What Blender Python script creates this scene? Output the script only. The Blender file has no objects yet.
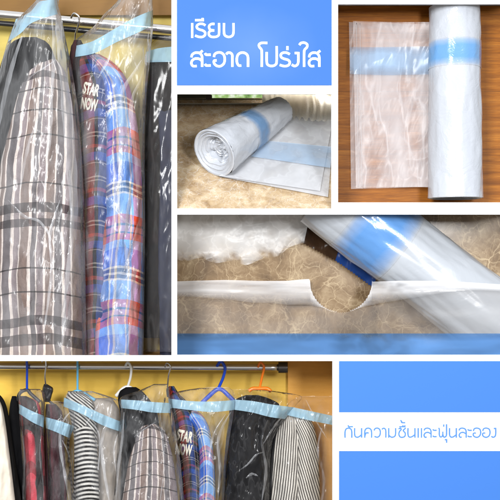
import bpy, math, random
from mathutils import Vector, noise
random.seed(7)
S = bpy.context.scene
C = S.collection
D = 9.0
def lin(c):
    c = c / 255.0
    return c / 12.92 if c <= 0.04045 else ((c + 0.055) / 1.055) ** 2.4
def rgb(r, g, b, k=1.0): return (lin(r) * k, lin(g) * k, lin(b) * k, 1)
def P(px, py, y=0.0):
    k = (D + y) / D / 100.0
    return Vector(((px - 250) * k, y, (250 - py) * k))
def lerp(a, b, t): return a + (b - a) * t
def sstep(a, b, x):
    t = max(0.0, min(1.0, (x - a) / (b - a)))
    return t * t * (3 - 2 * t)
def interp(tab, x):
    if x <= tab[0][0]: return tab[0][1:]
    for i in range(len(tab) - 1):
        a, b = tab[i], tab[i + 1]
        if x <= b[0]:
            t = (x - a[0]) / (b[0] - a[0])
            p = tab[i - 1] if i > 0 else a
            q = tab[i + 2] if i + 2 < len(tab) else b
            out = []
            for k in range(1, len(a)):
                m0 = (b[k] - p[k]) / max(1e-6, b[0] - p[0]) * (b[0] - a[0])
                m1 = (q[k] - a[k]) / max(1e-6, q[0] - a[0]) * (b[0] - a[0])
                t2, t3 = t * t, t * t * t
                out.append((2*t3-3*t2+1)*a[k] + (t3-2*t2+t)*m0 + (-2*t3+3*t2)*b[k] + (t3-t2)*m1)
            return tuple(out)
    return tab[-1][1:]
def nz(x, y, z=0.0): return noise.noise(Vector((x, y, z)))

# ------------------------------------------------------------ objects
def mesh_obj(name, verts, faces, mat, parent=None, uvs=None, smooth=True, mats=None):
    me = bpy.data.meshes.new(name)
    me.from_pydata([tuple(v) for v in verts], [], faces)
    if smooth: me.polygons.foreach_set('use_smooth', [True] * len(me.polygons))
    if uvs:
        l = me.uv_layers.new(name='UVMap')
        for p in me.polygons:
            for li in p.loop_indices:
                l.data[li].uv = uvs[me.loops[li].vertex_index]
    me.materials.append(mat)
    me.validate(); me.update()
    o = bpy.data.objects.new(name, me); C.objects.link(o)
    if parent: o.parent = parent
    return o
def rel(o, loc):
    """move origin of a thing to loc, keep world geometry"""
    o.data.transform(__import__('mathutils').Matrix.Translation(-Vector(loc)))
    o.location = loc
def tag(o, label, cat, group=None, kind=None):
    o['label'] = label; o['category'] = cat
    if group: o['group'] = group
    if kind: o['kind'] = kind
    return o
def struct(o, label=None, cat=None):
    o['kind'] = 'structure'
    if label: o['label'] = label
    if cat: o['category'] = cat
    return o
def thing(name, label, cat, group=None):
    o = bpy.data.objects.new(name, None); C.objects.link(o)
    o.empty_display_size = 0.1
    return tag(o, label, cat, group)
def settle(root, loc):
    """put the empty at the base of its thing while its parts stay where they are"""
    loc = Vector(loc)
    root.location = loc
    for c in root.children: c.location = c.location - loc

# ------------------------------------------------------------ materials
class NT:
    def __init__(s, name):
        s.m = bpy.data.materials.new(name); s.m.use_nodes = True
        s.t = s.m.node_tree; s.t.nodes.clear()
        s.out = s.n('ShaderNodeOutputMaterial')
    def n(s, typ, **kw):
        x = s.t.nodes.new(typ)
        for k, v in kw.items():
            if k.startswith('i_'):
                key = k[2:]
                key = int(key) if key.isdigit() else key.replace('_', ' ')
                x.inputs[key].default_value = v
            else: setattr(x, k, v)
        return x
    def l(s, a, b): s.t.links.new(a, b)
    def surf(s, x): s.l(x.outputs[0], s.out.inputs[0]); return s.m
    def math(s, op, a, b=None, c=None):
        x = s.n('ShaderNodeMath', operation=op)
        for i, v in enumerate((a, b, c)):
            if v is None: continue
            if isinstance(v, (int, float)): x.inputs[i].default_value = v
            else: s.l(v, x.inputs[i])
        return x.outputs[0]
    def mix(s, f, a, b, mode='MIX'):
        x = s.n('ShaderNodeMix', data_type='RGBA', blend_type=mode)
        for i, v in ((0, f), (6, a), (7, b)):
            if isinstance(v, (int, float, tuple)): x.inputs[i].default_value = v
            else: s.l(v, x.inputs[i])
        return x.outputs[2]
    def ramp(s, fac, stops, const=False):
        x = s.n('ShaderNodeValToRGB')
        cr = x.color_ramp
        if const: cr.interpolation = 'CONSTANT'
        while len(cr.elements) > 1: cr.elements.remove(cr.elements[-1])
        cr.elements[0].position = stops[0][0]; cr.elements[0].color = stops[0][1]
        for p, c in stops[1:]:
            e = cr.elements.new(p); e.color = c
        s.l(fac, x.inputs[0]); return x.outputs[0]
    def pos(s, scale=(1, 1, 1), rot=(0, 0, 0), loc=(0, 0, 0)):
        g = s.n('ShaderNodeNewGeometry')
        mp = s.n('ShaderNodeMapping'); s.l(g.outputs['Position'], mp.inputs[0])
        mp.inputs['Scale'].default_value = scale; mp.inputs['Rotation'].default_value = rot; mp.inputs['Location'].default_value = loc
        return mp.outputs[0]
    def noise(s, vec, scale, detail=4, rough=.5, dist=0):
        x = s.n('ShaderNodeTexNoise'); s.l(vec, x.inputs['Vector'])
        x.inputs['Scale'].default_value = scale; x.inputs['Detail'].default_value = detail
        x.inputs['Roughness'].default_value = rough; x.inputs['Distortion'].default_value = dist
        return x.outputs[0]
    def bump(s, h, strength=.3, dist=.02, normal=None):
        x = s.n('ShaderNodeBump'); s.l(h, x.inputs['Height'])
        x.inputs['Strength'].default_value = strength; x.inputs['Distance'].default_value = dist
        if normal: s.l(normal, x.inputs['Normal'])
        return x.outputs[0]
    def bsdf(s, col=None, rough=.5, metal=0, normal=None, spec=.5):
        x = s.n('ShaderNodeBsdfPrincipled')
        if col is not None:
            if isinstance(col, tuple): x.inputs['Base Color'].default_value = col
            else: s.l(col, x.inputs['Base Color'])
        if isinstance(rough, (int, float)): x.inputs['Roughness'].default_value = rough
        else: s.l(rough, x.inputs['Roughness'])
        x.inputs['Metallic'].default_value = metal
        x.inputs['Specular IOR Level'].default_value = spec
        if normal: s.l(normal, x.inputs['Normal'])
        return x

def plain(name, col, rough=.5, metal=0, bump=0, bscale=60, vary=0.0, spec=.5):
    t = NT(name); c = col; nr = None
    if vary:
        f = t.noise(t.pos(), 9, 5)
        c = t.mix(f, tuple(v * (1 - vary) for v in col[:3]) + (1,), tuple(min(1, v * (1 + vary)) for v in col[:3]) + (1,))
    if bump: nr = t.bump(t.noise(t.pos(), bscale, 4), bump, .01)
    return t.surf(t.bsdf(c, rough, metal, nr, spec))

def film(name, haze=.15, tint=(.92, .93, .95, 1), crease=.35, rough=.13, scale=1.0, fres=1.24, tcol=(1, 1, 1, 1), aniso=(1, 1, .17), gloss=1.0, bstr=.4, lean=.16, hv=1.6, fade=None, fac2=.3):
    """clear polythene: transparent, milky in patches, crumpled into flat facets that catch the light"""
    t = NT(name)
    v = t.pos(aniso, (0, lean, 0))
    n1 = t.noise(v, 4.2 * scale, 2, .5, .15)
    def facets(k, jit):
        vo = t.n('ShaderNodeTexVoronoi', feature='F1'); t.l(v, vo.inputs['Vector']); vo.inputs['Scale'].default_value = k * scale
        vo.inputs['Randomness'].default_value = 1.0
        d = t.n('ShaderNodeVectorMath', operation='SUBTRACT'); t.l(v, d.inputs[0]); t.l(vo.outputs['Position'], d.inputs[1])
        c = t.n('ShaderNodeVectorMath', operation='SUBTRACT'); t.l(vo.outputs['Color'], c.inputs[0]); c.inputs[1].default_value = (.5, .5, .5)
        p = t.n('ShaderNodeVectorMath', operation='DOT_PRODUCT'); t.l(d.outputs[0], p.inputs[0]); t.l(c.outputs[0], p.inputs[1])
        return t.math('MULTIPLY', p.outputs['Value'], jit)
    ridge = t.math('ABSOLUTE', t.math('SUBTRACT', n1, .5))
    h = t.math('ADD', facets(4.0, .6), t.math('ADD', t.math('MULTIPLY', ridge, .2 / scale), facets(11, fac2)))
    nr = t.bump(h, bstr, .6)
    mask = t.math('MAXIMUM', t.math('SUBTRACT', 1.0, t.math('MULTIPLY', ridge, 26.0)), 0.0)
    hz = t.math('ADD', haze, t.math('MULTIPLY', mask, crease * .3))
    hz = t.math('MINIMUM', t.math('MAXIMUM', t.math('ADD', hz, t.math('MULTIPLY', t.math('SUBTRACT', n1, .5), haze * hv)), 0.0), 1.0)
    if fade:
        uvn = t.n('ShaderNodeUVMap'); us = t.n('ShaderNodeSeparateXYZ'); t.l(uvn.outputs[0], us.inputs[0])
        wv = t.math('ADD', us.outputs[1], t.math('MULTIPLY', t.math('SUBTRACT', n1, .5), .5))
        fd = t.ramp(wv, [(a, (b, b, b, 1)) for a, b in fade])
        hz = t.math('MULTIPLY', hz, fd)
    tr = t.n('ShaderNodeBsdfTransparent'); tr.inputs[0].default_value = tcol
    df = t.n('ShaderNodeBsdfDiffuse'); df.inputs[0].default_value = tint
    m1 = t.n('ShaderNodeMixShader'); t.l(hz, m1.inputs[0]); t.l(tr.outputs[0], m1.inputs[1]); t.l(df.outputs[0], m1.inputs[2])
    fr = t.n('ShaderNodeFresnel'); fr.inputs[0].default_value = fres; t.l(nr, fr.inputs['Normal'])
    gl = t.n('ShaderNodeBsdfGlossy'); gl.inputs['Roughness'].default_value = rough; t.l(nr, gl.inputs['Normal'])
    ff = t.math('MINIMUM', t.math('MULTIPLY', fr.outputs[0], 1.7 * gloss), .9)
    m2 = t.n('ShaderNodeMixShader'); t.l(ff, m2.inputs[0]); t.l(m1.outputs[0], m2.inputs[1]); t.l(gl.outputs[0], m2.inputs[2])
    t.l(m2.outputs[0], t.out.inputs[0])
    return t.m

def cloth(name, us, vs, pu, pv, mode='AVG', rough=.85, weave=170, offu=0, offv=0, k=1.0, wobk=.03):
    """yarn-dyed cloth: colour stops across (u) and down (v), each a repeat"""
    t = NT(name)
    uv = t.n('ShaderNodeUVMap'); sp = t.n('ShaderNodeSeparateXYZ'); t.l(uv.outputs[0], sp.inputs[0])
    wob = t.noise(uv.outputs[0], 2.4, 3)
    u = t.math('ADD', sp.outputs[0], t.math('MULTIPLY', wob, wobk))
    v = t.math('ADD', sp.outputs[1], t.math('MULTIPLY', wob, wobk))
    fu = t.math('FRACT', t.math('ADD', t.math('DIVIDE', u, pu), 10 + offu))
    cu = t.ramp(fu, us, True)
    if vs:
        fv = t.math('FRACT', t.math('ADD', t.math('DIVIDE', v, pv), 10 + offv))
        cv = t.ramp(fv, vs, True)
        col = t.mix(.5, cu, cv) if mode == 'AVG' else t.mix(1.0, cu, cv, mode)
    else: col = cu
    fl = t.noise(uv.outputs[0], weave, 2, .7)
    col = t.mix(t.math('MULTIPLY', fl, .5), col, (0.02, .02, .02, 1))
    if k != 1.0: col = t.mix(1.0, col, (k, k, k, 1), 'MULTIPLY')
    nr = t.bump(t.math('ADD', fl, t.math('MULTIPLY', t.noise(uv.outputs[0], 9, 4, .6, .6), 5)), .5, .016)
    b = t.bsdf(col, rough, 0, nr, .2)
    return t.surf(b)

# ------------------------------------------------------------ shape builders
def tube(name, pts, r, mat, parent=None, seg=12, r_end=None, caps=True):
    pts = [Vector(p) for p in pts]; n = len(pts)
    verts = []; faces = []
    up = Vector((0.13, 1, 0.07)).normalized()
    for i, p in enumerate(pts):
        d = (pts[min(i + 1, n - 1)] - pts[max(i - 1, 0)]).normalized()
        if abs(d.dot(up)) > .95: up = Vector((1, 0.1, 0.1)).normalized()
        a = d.cross(up).normalized(); b = a.cross(d)
        rr = r if r_end is None else lerp(r, r_end, i / (n - 1))
        for k in range(seg):
            th = 2 * math.pi * k / seg
            verts.append(p + (a * math.cos(th) + b * math.sin(th)) * rr)
    for i in range(n - 1):
        for k in range(seg):
            k2 = (k + 1) % seg
            faces.append((i*seg+k, i*seg+k2, (i+1)*seg+k2, (i+1)*seg+k))
    if caps:
        faces.append(tuple(range(seg))[::-1]); faces.append(tuple((n-1)*seg + k for k in range(seg)))
    return mesh_obj(name, verts, faces, mat, parent)
def smooth_pts(pts, n=8):
    pts = [Vector(p) for p in pts]; out = []
    for i in range(len(pts) - 1):
        p0 = pts[max(i-1, 0)]; p1 = pts[i]; p2 = pts[i+1]; p3 = pts[min(i+2, len(pts)-1)]
        for k in range(n):
            t = k / n
            out.append(0.5 * ((2*p1) + (-p0+p2)*t + (2*p0-5*p1+4*p2-p3)*t*t + (-p0+3*p1-3*p2+p3)*t**3))
    out.append(pts[-1]); return out
def box(name, x0, x1, y0, y1, z0, z1, mat, parent=None, bev=0.0):
    v = [(x, y, z) for x in (x0, x1) for y in (y0, y1) for z in (z0, z1)]
    f = [(0,1,3,2), (4,6,7,5), (0,4,5,1), (2,3,7,6), (0,2,6,4), (1,5,7,3)]
    o = mesh_obj(name, v, f, mat, parent, smooth=False)
    if bev:
        m = o.modifiers.new('bevel', 'BEVEL'); m.width = bev; m.segments = 2
    return o

class Shell:
    """a hanging body: closed tube through rows (py, left px, right px)"""
    def __init__(s, rows, yc, T, back=.4, pw=.55, fold=0., nf=5, crum=0., cs=1., seed=0., topclose=8., lean=0., ridge=0.):
        s.rows = rows; s.yc = yc; s.T = T; s.back = back; s.pw = pw; s.fold = fold; s.nf = nf; s.crum = crum; s.cs = cs
        s.seed = seed; s.tc = topclose; s.lean = lean; s.ridge = ridge
    def d(s, u, py, side=1):
        top = s.rows[0][0]
        pv = min(1.0, max(0.0, (py - top) / s.tc)) ** .5 if s.tc else 1.0
        prof = max(0.0, 1 - abs(2*u - 1) ** 2.2) ** s.pw
        d = s.T * prof * pv
        e = min(1, 8 * u, 8 * (1 - u)) * pv
        xl, xr = interp(s.rows, py); px = lerp(xl, xr, u)
        w = 0
        if s.fold:
            ph = u * s.nf * 2 * math.pi + s.seed + 1.7 * nz(py * .012, s.seed, 3) * 3 + s.lean * py * .02
            w += s.fold * (math.sin(ph) * .5 + .5 * nz(px * .09, py * .012, s.seed)) * (.35 + .65 * sstep(0, 120, py - top))
            w += s.fold * .6 * nz(px * .05 + py * .03, py * .05 - px * .02, s.seed + 9)
        if s.crum:
            a = (px * .060 + py * .008) * s.cs; b = (py * .0085 - px * .006) * s.cs
            w += s.crum * (1 - 2.2 * abs(nz(a, b, s.seed + 5)))
            w += s.crum * .45 * (1 - 2.2 * abs(nz(a * 2.1 + py * .03 * s.cs, b * 2.4, s.seed + 7)))
            w += s.crum * .35 * (1 - 2.2 * abs(nz(px * .03 * s.cs - py * .05 * s.cs, py * .02 * s.cs, s.seed)))
        return (d + w * e)
    def front(s, px, py):
        xl, xr = interp(s.rows, py)
        u = max(0.0, min(1.0, (px - xl) / max(1e-6, xr - xl)))
        return s.yc - s.d(u, py)
    def build(s, name, mat, parent, nu=46, nv=110, uvs=1.0, uoff=0.0, uc=.06, vsh=0.0, ush=0.0):
        verts = []; uv = []; faces = []
        y0, y1 = s.rows[0][0], s.rows[-1][0]
        wm = max(r[2] - r[1] for r in s.rows)
        for j in range(nv + 1):
            py = lerp(y0, y1, j / nv)
            xl, xr = interp(s.rows, py)
            for i in range(nu + 1):
                u = .5 - .5 * math.cos(math.pi * i / nu)
                dd = s.d(u, py)
                verts.append(P(lerp(xl, xr, u), py, s.yc - dd))
                uv.append(((u - .5) * lerp(wm, xr - xl, .5) / 100 * uvs + uoff + ush * (py - y0) / 100, py / 100 * uvs + uc * math.cos(math.pi * (u - .5)) * uvs + vsh * (u - .5) * wm / 100))
            for i in range(nu - 1, 0, -1):
                u = .5 - .5 * math.cos(math.pi * i / nu)
                dd = s.d(u, py)
                verts.append(P(lerp(xl, xr, u), py, s.yc + abs(dd) * s.back))
                uv.append(((u - .5) * wm / 100 * uvs + uoff + 1, py / 100 * uvs))
        R = 2 * nu
        for j in range(nv):
            for i in range(R):
                i2 = (i + 1) % R
                faces.append((j*R+i, (j+1)*R+i, (j+1)*R+i2, j*R+i2))
        faces.append(tuple(range(R))); faces.append(tuple(nv*R + i for i in range(R))[::-1])
        return mesh_obj(name, verts, faces, mat, parent, uv)

def strip(name, top, bot, depth, mat, parent, nx=60, ny=8, thick=0.0):
    """sheet between two pixel polylines top/bot (same direction)"""
    verts = []; faces = []; uv = []
    T = smooth_poly(top, nx); B = smooth_poly(bot, nx)
    for j in range(ny + 1):
        for i in range(nx + 1):
            x = lerp(T[i][0], B[i][0], j / ny); y = lerp(T[i][1], B[i][1], j / ny)
            verts.append(P(x, y, depth(x, y))); uv.append((i / nx, j / ny))
    for j in range(ny):
        for i in range(nx):
            a = j*(nx+1)+i
            faces.append((a, a+nx+1, a+nx+2, a+1))
    o = mesh_obj(name, verts, faces, mat, parent, uv)
    if thick:
        m = o.modifiers.new('thick', 'SOLIDIFY'); m.thickness = thick; m.offset = 0
    return o
def smooth_poly(pts, n):
    v = smooth_pts([(p[0], p[1], 0) for p in pts], 12)
    L = [0]
    for a, b in zip(v, v[1:]): L.append(L[-1] + (b - a).length)
    out = []; k = 0
    for i in range(n + 1):
        d = L[-1] * i / n
        while k < len(L) - 2 and L[k+1] < d: k += 1
        t = (d - L[k]) / max(1e-9, L[k+1] - L[k])
        q = v[k].lerp(v[k+1], max(0, min(1, t))); out.append((q.x, q.y))
    return out

# ------------------------------------------------------------ writing
def ribbons(name, strokes, org, sc, w, y, mat, parent):
    """each stroke: list of points in local units; org px origin; flat raised lettering"""
    verts = []; faces = []
    for si, st in enumerate(strokes):
        sharp = len(st) == 2
        pts = [Vector((org[0] + p[0] / sc, org[1] + p[1] / sc, 0)) for p in st]
        if not sharp: pts = smooth_pts(pts, 6)
        hw = w / sc / 2
        yy = y + 0.0006 * (si % 4)
        base = len(verts); n = len(pts)
        for i, p in enumerate(pts):
            a = pts[max(i-1, 0)]; b = pts[min(i+1, n-1)]
            d = (b - a).normalized(); nn = Vector((-d.y, d.x, 0)) * hw
            verts += [P(p.x+nn.x, p.y+nn.y, yy), P(p.x-nn.x, p.y-nn.y, yy), P(p.x+nn.x, p.y+nn.y, yy+.004), P(p.x-nn.x, p.y-nn.y, yy+.004)]
        for i in range(n - 1):
            q = base + 4*i
            faces += [(q, q+1, q+5, q+4), (q+2, q, q+4, q+6), (q+1, q+3, q+7, q+5)]
        q = base; e = base + 4*(n-1)
        faces += [(q+1, q, q+2, q+3), (e, e+1, e+3, e+2)]
    return mesh_obj(name, verts, faces, mat, parent, smooth=False)

def text_on(name, txt, cx, cy, size, surf, mat, parent, rot=0.0, arch=0.0, bold=.02, ysq=1.0, lift=.012, xsq=1.0):
    cu = bpy.data.curves.new(name, 'FONT'); cu.body = txt; cu.size = 1.0; cu.align_x = 'CENTER'; cu.offset = bold; cu.extrude = 0.0
    o = bpy.data.objects.new(name, cu); C.objects.link(o)
    bpy.context.view_layer.update()
    me = bpy.data.meshes.new_from_object(o.evaluated_get(bpy.context.evaluated_depsgraph_get()))
    bpy.data.objects.remove(o)
    import bmesh
    bm = bmesh.new(); bm.from_mesh(me)
    bmesh.ops.triangulate(bm, faces=bm.faces)
    bmesh.ops.subdivide_edges(bm, edges=bm.edges, cuts=1)
    bm.to_mesh(me); bm.free()
    for v in me.vertices:
        x = v.co.x * size * xsq; y = (v.co.y - .35) * size * ysq - arch * (v.co.x ** 2)
        px = cx + x * math.cos(rot) - y * math.sin(rot) * -1
        py = cy - y * math.cos(rot) + x * math.sin(rot)
        v.co = P(px, py, surf(px, py) - lift)
    me.materials.clear(); me.materials.append(mat)
    o = bpy.data.objects.new(name, me); C.objects.link(o); o.parent = parent
    m = o.modifiers.new('thick', 'SOLIDIFY'); m.thickness = .006
    return o

# ------------------------------------------------------------ shared materials
M_white = plain('white_card', (.88, .89, .90, 1), .7)
M_case = plain('case_inside', (.55, .5, .42, 1), .8)
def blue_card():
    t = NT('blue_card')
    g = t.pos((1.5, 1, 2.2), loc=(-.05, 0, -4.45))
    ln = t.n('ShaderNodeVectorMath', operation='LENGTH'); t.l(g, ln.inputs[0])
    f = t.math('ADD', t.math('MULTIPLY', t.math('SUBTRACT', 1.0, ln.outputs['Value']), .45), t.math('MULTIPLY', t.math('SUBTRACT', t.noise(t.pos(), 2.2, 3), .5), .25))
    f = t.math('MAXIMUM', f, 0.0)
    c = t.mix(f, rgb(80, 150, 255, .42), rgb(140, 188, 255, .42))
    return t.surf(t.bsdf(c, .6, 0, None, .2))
M_blue = plain('blue_card_flat', rgb(84, 153, 255, .52), .6, spec=.2)
M_blue_cloud = blue_card()
M_letter = plain('white_ink', (.93, .94, .95, 1), .6, spec=.2)
M_letter_blue = plain('blue_ink', rgb(112, 172, 255, .52), .6, spec=.2)

def wood_wall(name, c1, c2, rough=.55, scale=(1.2, 1, 9), spec=.35):
    t = NT(name)
    f = t.noise(t.pos(scale), 3.5, 5, .6, .3)
    s = t.noise(t.pos((40, 40, 40)), 3, 2)
    c = t.mix(f, c1, c2); c = t.mix(t.math('MULTIPLY', s, .25), c, tuple(v * .6 for v in c1[:3]) + (1,))
    return t.surf(t.bsdf(c, rough, 0, t.bump(f, .08, .01), spec))
M_yellow = wood_wall('yellow_board', rgb(190, 168, 76), rgb(206, 186, 100))
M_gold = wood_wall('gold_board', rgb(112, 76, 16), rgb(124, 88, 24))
M_gold2 = wood_wall('ochre_board', rgb(216, 174, 62), rgb(232, 194, 84))
M_beige = wood_wall('beige_board', rgb(206, 172, 104), rgb(216, 184, 120))
M_brownfloor = wood_wall('brown_board', rgb(140, 100, 52), rgb(166, 124, 70), scale=(9, 1, 2))
def chrome():
    t = NT('brushed_steel')
    f = t.noise(t.pos((1, 30, 30)), 6, 3)
    r = t.math('ADD', .16, t.math('MULTIPLY', f, .15))
    return t.surf(t.bsdf((.72, .70, .68, 1), r, 1.0))
M_chrome = chrome()
M_dsteel = plain('dark_steel', (.10, .09, .085, 1), .3, .8)
M_black_pl = plain('black_plastic', (.015, .015, .017, 1), .35)
M_white_pl = plain('white_plastic', (.75, .75, .72, 1), .3)
M_blue_pl = plain('blue_plastic', (.01, .06, .5, 1), .3)
M_lblue_pl = plain('light_blue_plastic', (.12, .42, .66, 1), .3)
M_orange_pl = plain('orange_plastic', (.85, .19, .01, 1), .3)
M_bandblue = film('band_film', haze=.74, tint=rgb(148, 180, 198), crease=.15, rough=.22, tcol=rgb(190, 222, 240), gloss=1.0, bstr=.45, scale=1.6, aniso=(1, 1, .5), hv=.5)
M_bag = film('bag_film', tint=(.75, .76, .78, 1), haze=.075, hv=4.0, crease=.10, rough=.2, gloss=.85, scale=1.5, aniso=(1, 1, .32), fac2=.6, bstr=.5)
M_bag_small = film('bag_film_wide', tint=(.75, .76, .78, 1), haze=.045, hv=4.5, crease=.10, rough=.18, gloss=.8, scale=2.4, aniso=(1, 1, .32), fac2=.6, bstr=.5)
M_bag_clear = film('bag_film_clear', tint=(.7, .7, .72, 1), haze=.025, hv=4, crease=.10, rough=.15, scale=1.2)
M_bag_dark = film('bag_film_over_black', haze=.025, crease=.25, rough=.12, scale=1.9, gloss=.8)

W = (.80, .71, .66, 1)
def coat_cloth(name, whites, lines, bands, u0, uw, v0, vw):
    """wool check: white stripes, thin dark cross lines and broad dark cross bands, placed once over the cloth"""
    tan = (.25, .18, .155, 1); mv = (.29, .235, .245, 1); gr = (.17, .15, .158, 1)
    ev = [(0, tan)]
    for k, (a, b) in enumerate(whites):
        ev += [((a - u0) / uw, W), ((b - u0) / uw, (tan, gr, mv)[k % 3])]
    one = (1, 1, 1, 1); h = (.20, .19, .19, 1); dk = (.24, .22, .23, 1)
    vs = [(0, one)]
    for y, w, c in sorted([(y, .010, h) for y in lines] + [(a, b - a, dk) for a, b in bands]):
        vs += [((y - v0) / vw, c), ((y + w - v0) / vw, one)]
    return cloth(name, ev, vs[:32], uw, vw, 'MULTIPLY', offu=-u0 / uw, offv=-v0 / vw, wobk=.07)
def tartan(name, s, light=False, offu=0, offv=0):
    red = (.62, .06, .025, 1); nav = (.012, .018, .06, 1); blu = (.015, .12, .62, 1); blk = (.01, .01, .012, 1); crm = (.8, .74, .62, 1); lb = (.22, .45, .85, 1)
    if light:
        us = [(0, red), (.14, blu), (.34, crm), (.38, blu), (.46, crm), (.52, lb), (.80, crm), (.84, lb), (.9, red)]
        vs = [(0, blu), (.22, crm), (.25, nav), (.29, crm), (.32, nav), (.36, crm), (.385, lb), (.60, red), (.66, (.55, .12, .10, 1)), (.70, blk), (.73, (.55, .2, .2, 1)), (.80, blk), (.82, red), (.90, lb)]
        return cloth(name, us, vs, .42 * s, .86 * s, 'AVG', offu=offu, offv=offv, k=1.05, wobk=.10 * s)
    us = [(0, red), (.24, blk), (.34, blu), (.58, crm), (.61, blk), (.72, crm), (.75, nav), (.92, red)]
    vs = [(0, nav), (.20, crm), (.235, blk), (.29, crm), (.32, blk), (.50, red), (.58, blk), (.68, blu), (.86, nav), (.9, crm), (.92, blk)]
    return cloth(name, us, vs, .36 * s, .44 * s, 'AVG', offu=offu, offv=offv, k=.52, wobk=.08 * s)
M_coat_a = coat_cloth('coat_plaid_large', [(-.38, -.365), (-.33, -.315), (-.24, -.21), (-.16, -.145), (-.06, -.03), (.02, .035), (.10, .125), (.20, .215), (.29, .32), (.38, .395)], [.95, 1.17, 1.42, 1.66, 1.90, 2.52, 2.76, 3.0, 3.76], [(.80, .86), (2.10, 2.20), (2.26, 2.34), (3.24, 3.34), (3.42, 3.52)], -.5, 1.0, .3, 4.0)
M_coat_b = coat_cloth('coat_plaid_wide', [(-.26, -.25), (-.21, -.195), (-.14, -.125), (-.09, -.08), (-.02, -.0), (.04, .05), (.10, .115), (.17, .18), (.23, .24)], [4.46, 4.58, 4.70, 4.83, 4.95], [(4.34, 4.375)], -.35, .7, 4.2, 1.2)
M_tar_a = tartan('tartan_large', 1.0, offu=.2); M_tar_as = tartan('tartan_sleeve_large', 1.0, True, offu=.5, offv=-.0)
M_tar_b = tartan('tartan_wide', .55, offu=.2); M_tar_bs = tartan('tartan_sleeve_wide', .55, True, offu=.4)
M_blackcloth = plain('black_wool', (.006, .006, .007, 1), .95, spec=.08, bump=.12, bscale=8, vary=.3)
M_charcoal = plain('charcoal_cloth', (.011, .0105, .0105, 1), .9, spec=.1, bump=.6, bscale=14, vary=.5)
M_navy = plain('navy_cloth', (.012, .018, .045, 1), .75, bump=.6, bscale=14, vary=.4)
M_maroon = cloth('maroon_cloth', [(0, (.05, .012, .018, 1)), (.5, (.02, .01, .012, 1)), (.8, (.10, .02, .03, 1))], None, .13, 1)
M_redcloth = cloth('red_black_cloth', [(0, (.02, .012, .012, 1)), (.35, (.5, .03, .05, 1)), (.72, (.04, .012, .014, 1))], [(0, (1, 1, 1, 1)), (.55, (.35, .3, .3, 1)), (.75, (1, 1, 1, 1))], .26, .5, 'MULTIPLY')
M_stripeh = cloth('black_white_stripe', [(0, (1, 1, 1, 1)), (.999, (1, 1, 1, 1))], [(0, (.74, .72, .68, 1)), (.50, (.015, .014, .014, 1))], 1, .043, 'MULTIPLY')
M_stripev = cloth('brown_white_stripe', [(0, (.8, .76, .69, 1)), (.58, (.05, .04, .035, 1))], None, .026, 1)
M_beigecloth = plain('cream_wool', (.62, .56, .47, 1), .8, bump=.5, bscale=12, vary=.15)
M_greycloth = plain('taupe_cloth', (.30, .26, .22, 1), .8, bump=.5, bscale=12, vary=.25)
M_cream = plain('cream_felt', (.70, .66, .55, 1), .9, bump=.5, bscale=80, vary=.15)

# ------------------------------------------------------------ the mount: white card with five windows
wins = {'A': (-14, -14, 171.5, 355.5, 1.45), 'C': (177, 94, 331.5, 208.5, 2.2), 'D': (338, 4, 514, 202.5, .9), 'E': (177, 214.5, 514, 355, 1.2), 'F': (-14, 361, 332.5, 514, 1.3)}
def mount():
    xs = sorted({-14, 514, *[w[0] for w in wins.values()], *[w[2] for w in wins.values()]})
    ys = sorted({-14, 514, *[w[1] for w in wins.values()], *[w[3] for w in wins.values()]})
    idx = {}; verts = []; faces = []
    def vi(x, y, k):
        if (x, y, k) not in idx:
            idx[(x, y, k)] = len(verts); verts.append(P(x, y, 0) + Vector((0, k, 0)))
        return idx[(x, y, k)]
    solid = {}
    for i in range(len(xs) - 1):
        for j in range(len(ys) - 1):
            cx = (xs[i] + xs[i+1]) / 2; cy = (ys[j] + ys[j+1]) / 2
            solid[(i, j)] = not any(w[0] < cx < w[2] and w[1] < cy < w[3] for w in wins.values())
    t = .03
    for (i, j), s in solid.items():
        if not s: continue
        x0, x1, y0, y1 = xs[i], xs[i+1], ys[j], ys[j+1]
        faces.append((vi(x0, y0, 0), vi(x0, y1, 0), vi(x1, y1, 0), vi(x1, y0, 0)))
        faces.append((vi(x0, y0, t), vi(x1, y0, t), vi(x1, y1, t), vi(x0, y1, t)))
        for (di, dj, a, b) in ((-1, 0, (x0, y0), (x0, y1)), (1, 0, (x1, y1), (x1, y0)), (0, -1, (x1, y0), (x0, y0)), (0, 1, (x0, y1), (x1, y1))):
            if not solid.get((i+di, j+dj), False):
                faces.append((vi(*a, 0), vi(*a, t), vi(*b, t), vi(*b, 0)))
    return struct(mesh_obj('wall', verts, faces, M_white, smooth=False), 'white card mount dividing the pictures', 'mount')
mount()
def side_walls(key, mat, pad=1.2, nm='wall'):
    x0, y0, x1, y1, dep = wins[key]
    x0 -= pad; x1 += pad; y0 -= pad; y1 += pad
    a = .032
    c = [(x0, y0), (x1, y0), (x1, y1), (x0, y1)]
    verts = []; faces = []
    for k, (x, y) in enumerate(c):
        verts.append(P(x, y, a)); verts.append(P(x, y, dep))
    for k in range(4):
        if (x0 < 0 and k == 3) or (y0 < 0 and k == 0) or (x1 > 500 and k == 1) or (y1 > 500 and k == 2): continue
        p = 2*k; q = 2*((k+1) % 4)
        faces.append((p, q, q+1, p+1))
    return struct(mesh_obj(nm, verts, faces, mat, smooth=False), 'lining boards around one picture recess', 'lining')
def back_panel(nm, x0, y0, x1, y1, dep, mat, label=None, cat=None):
    v = [P(x0, y0, dep), P(x0, y1, dep), P(x1, y1, dep), P(x1, y0, dep)]
    v += [p + Vector((0, .03, 0)) for p in v]
    f = [(0,1,2,3), (7,6,5,4), (0,4,5,1), (1,5,6,2), (2,6,7,3), (3,7,4,0)]
    return struct(mesh_obj(nm, v, f, mat, smooth=False), label, cat)

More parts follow.
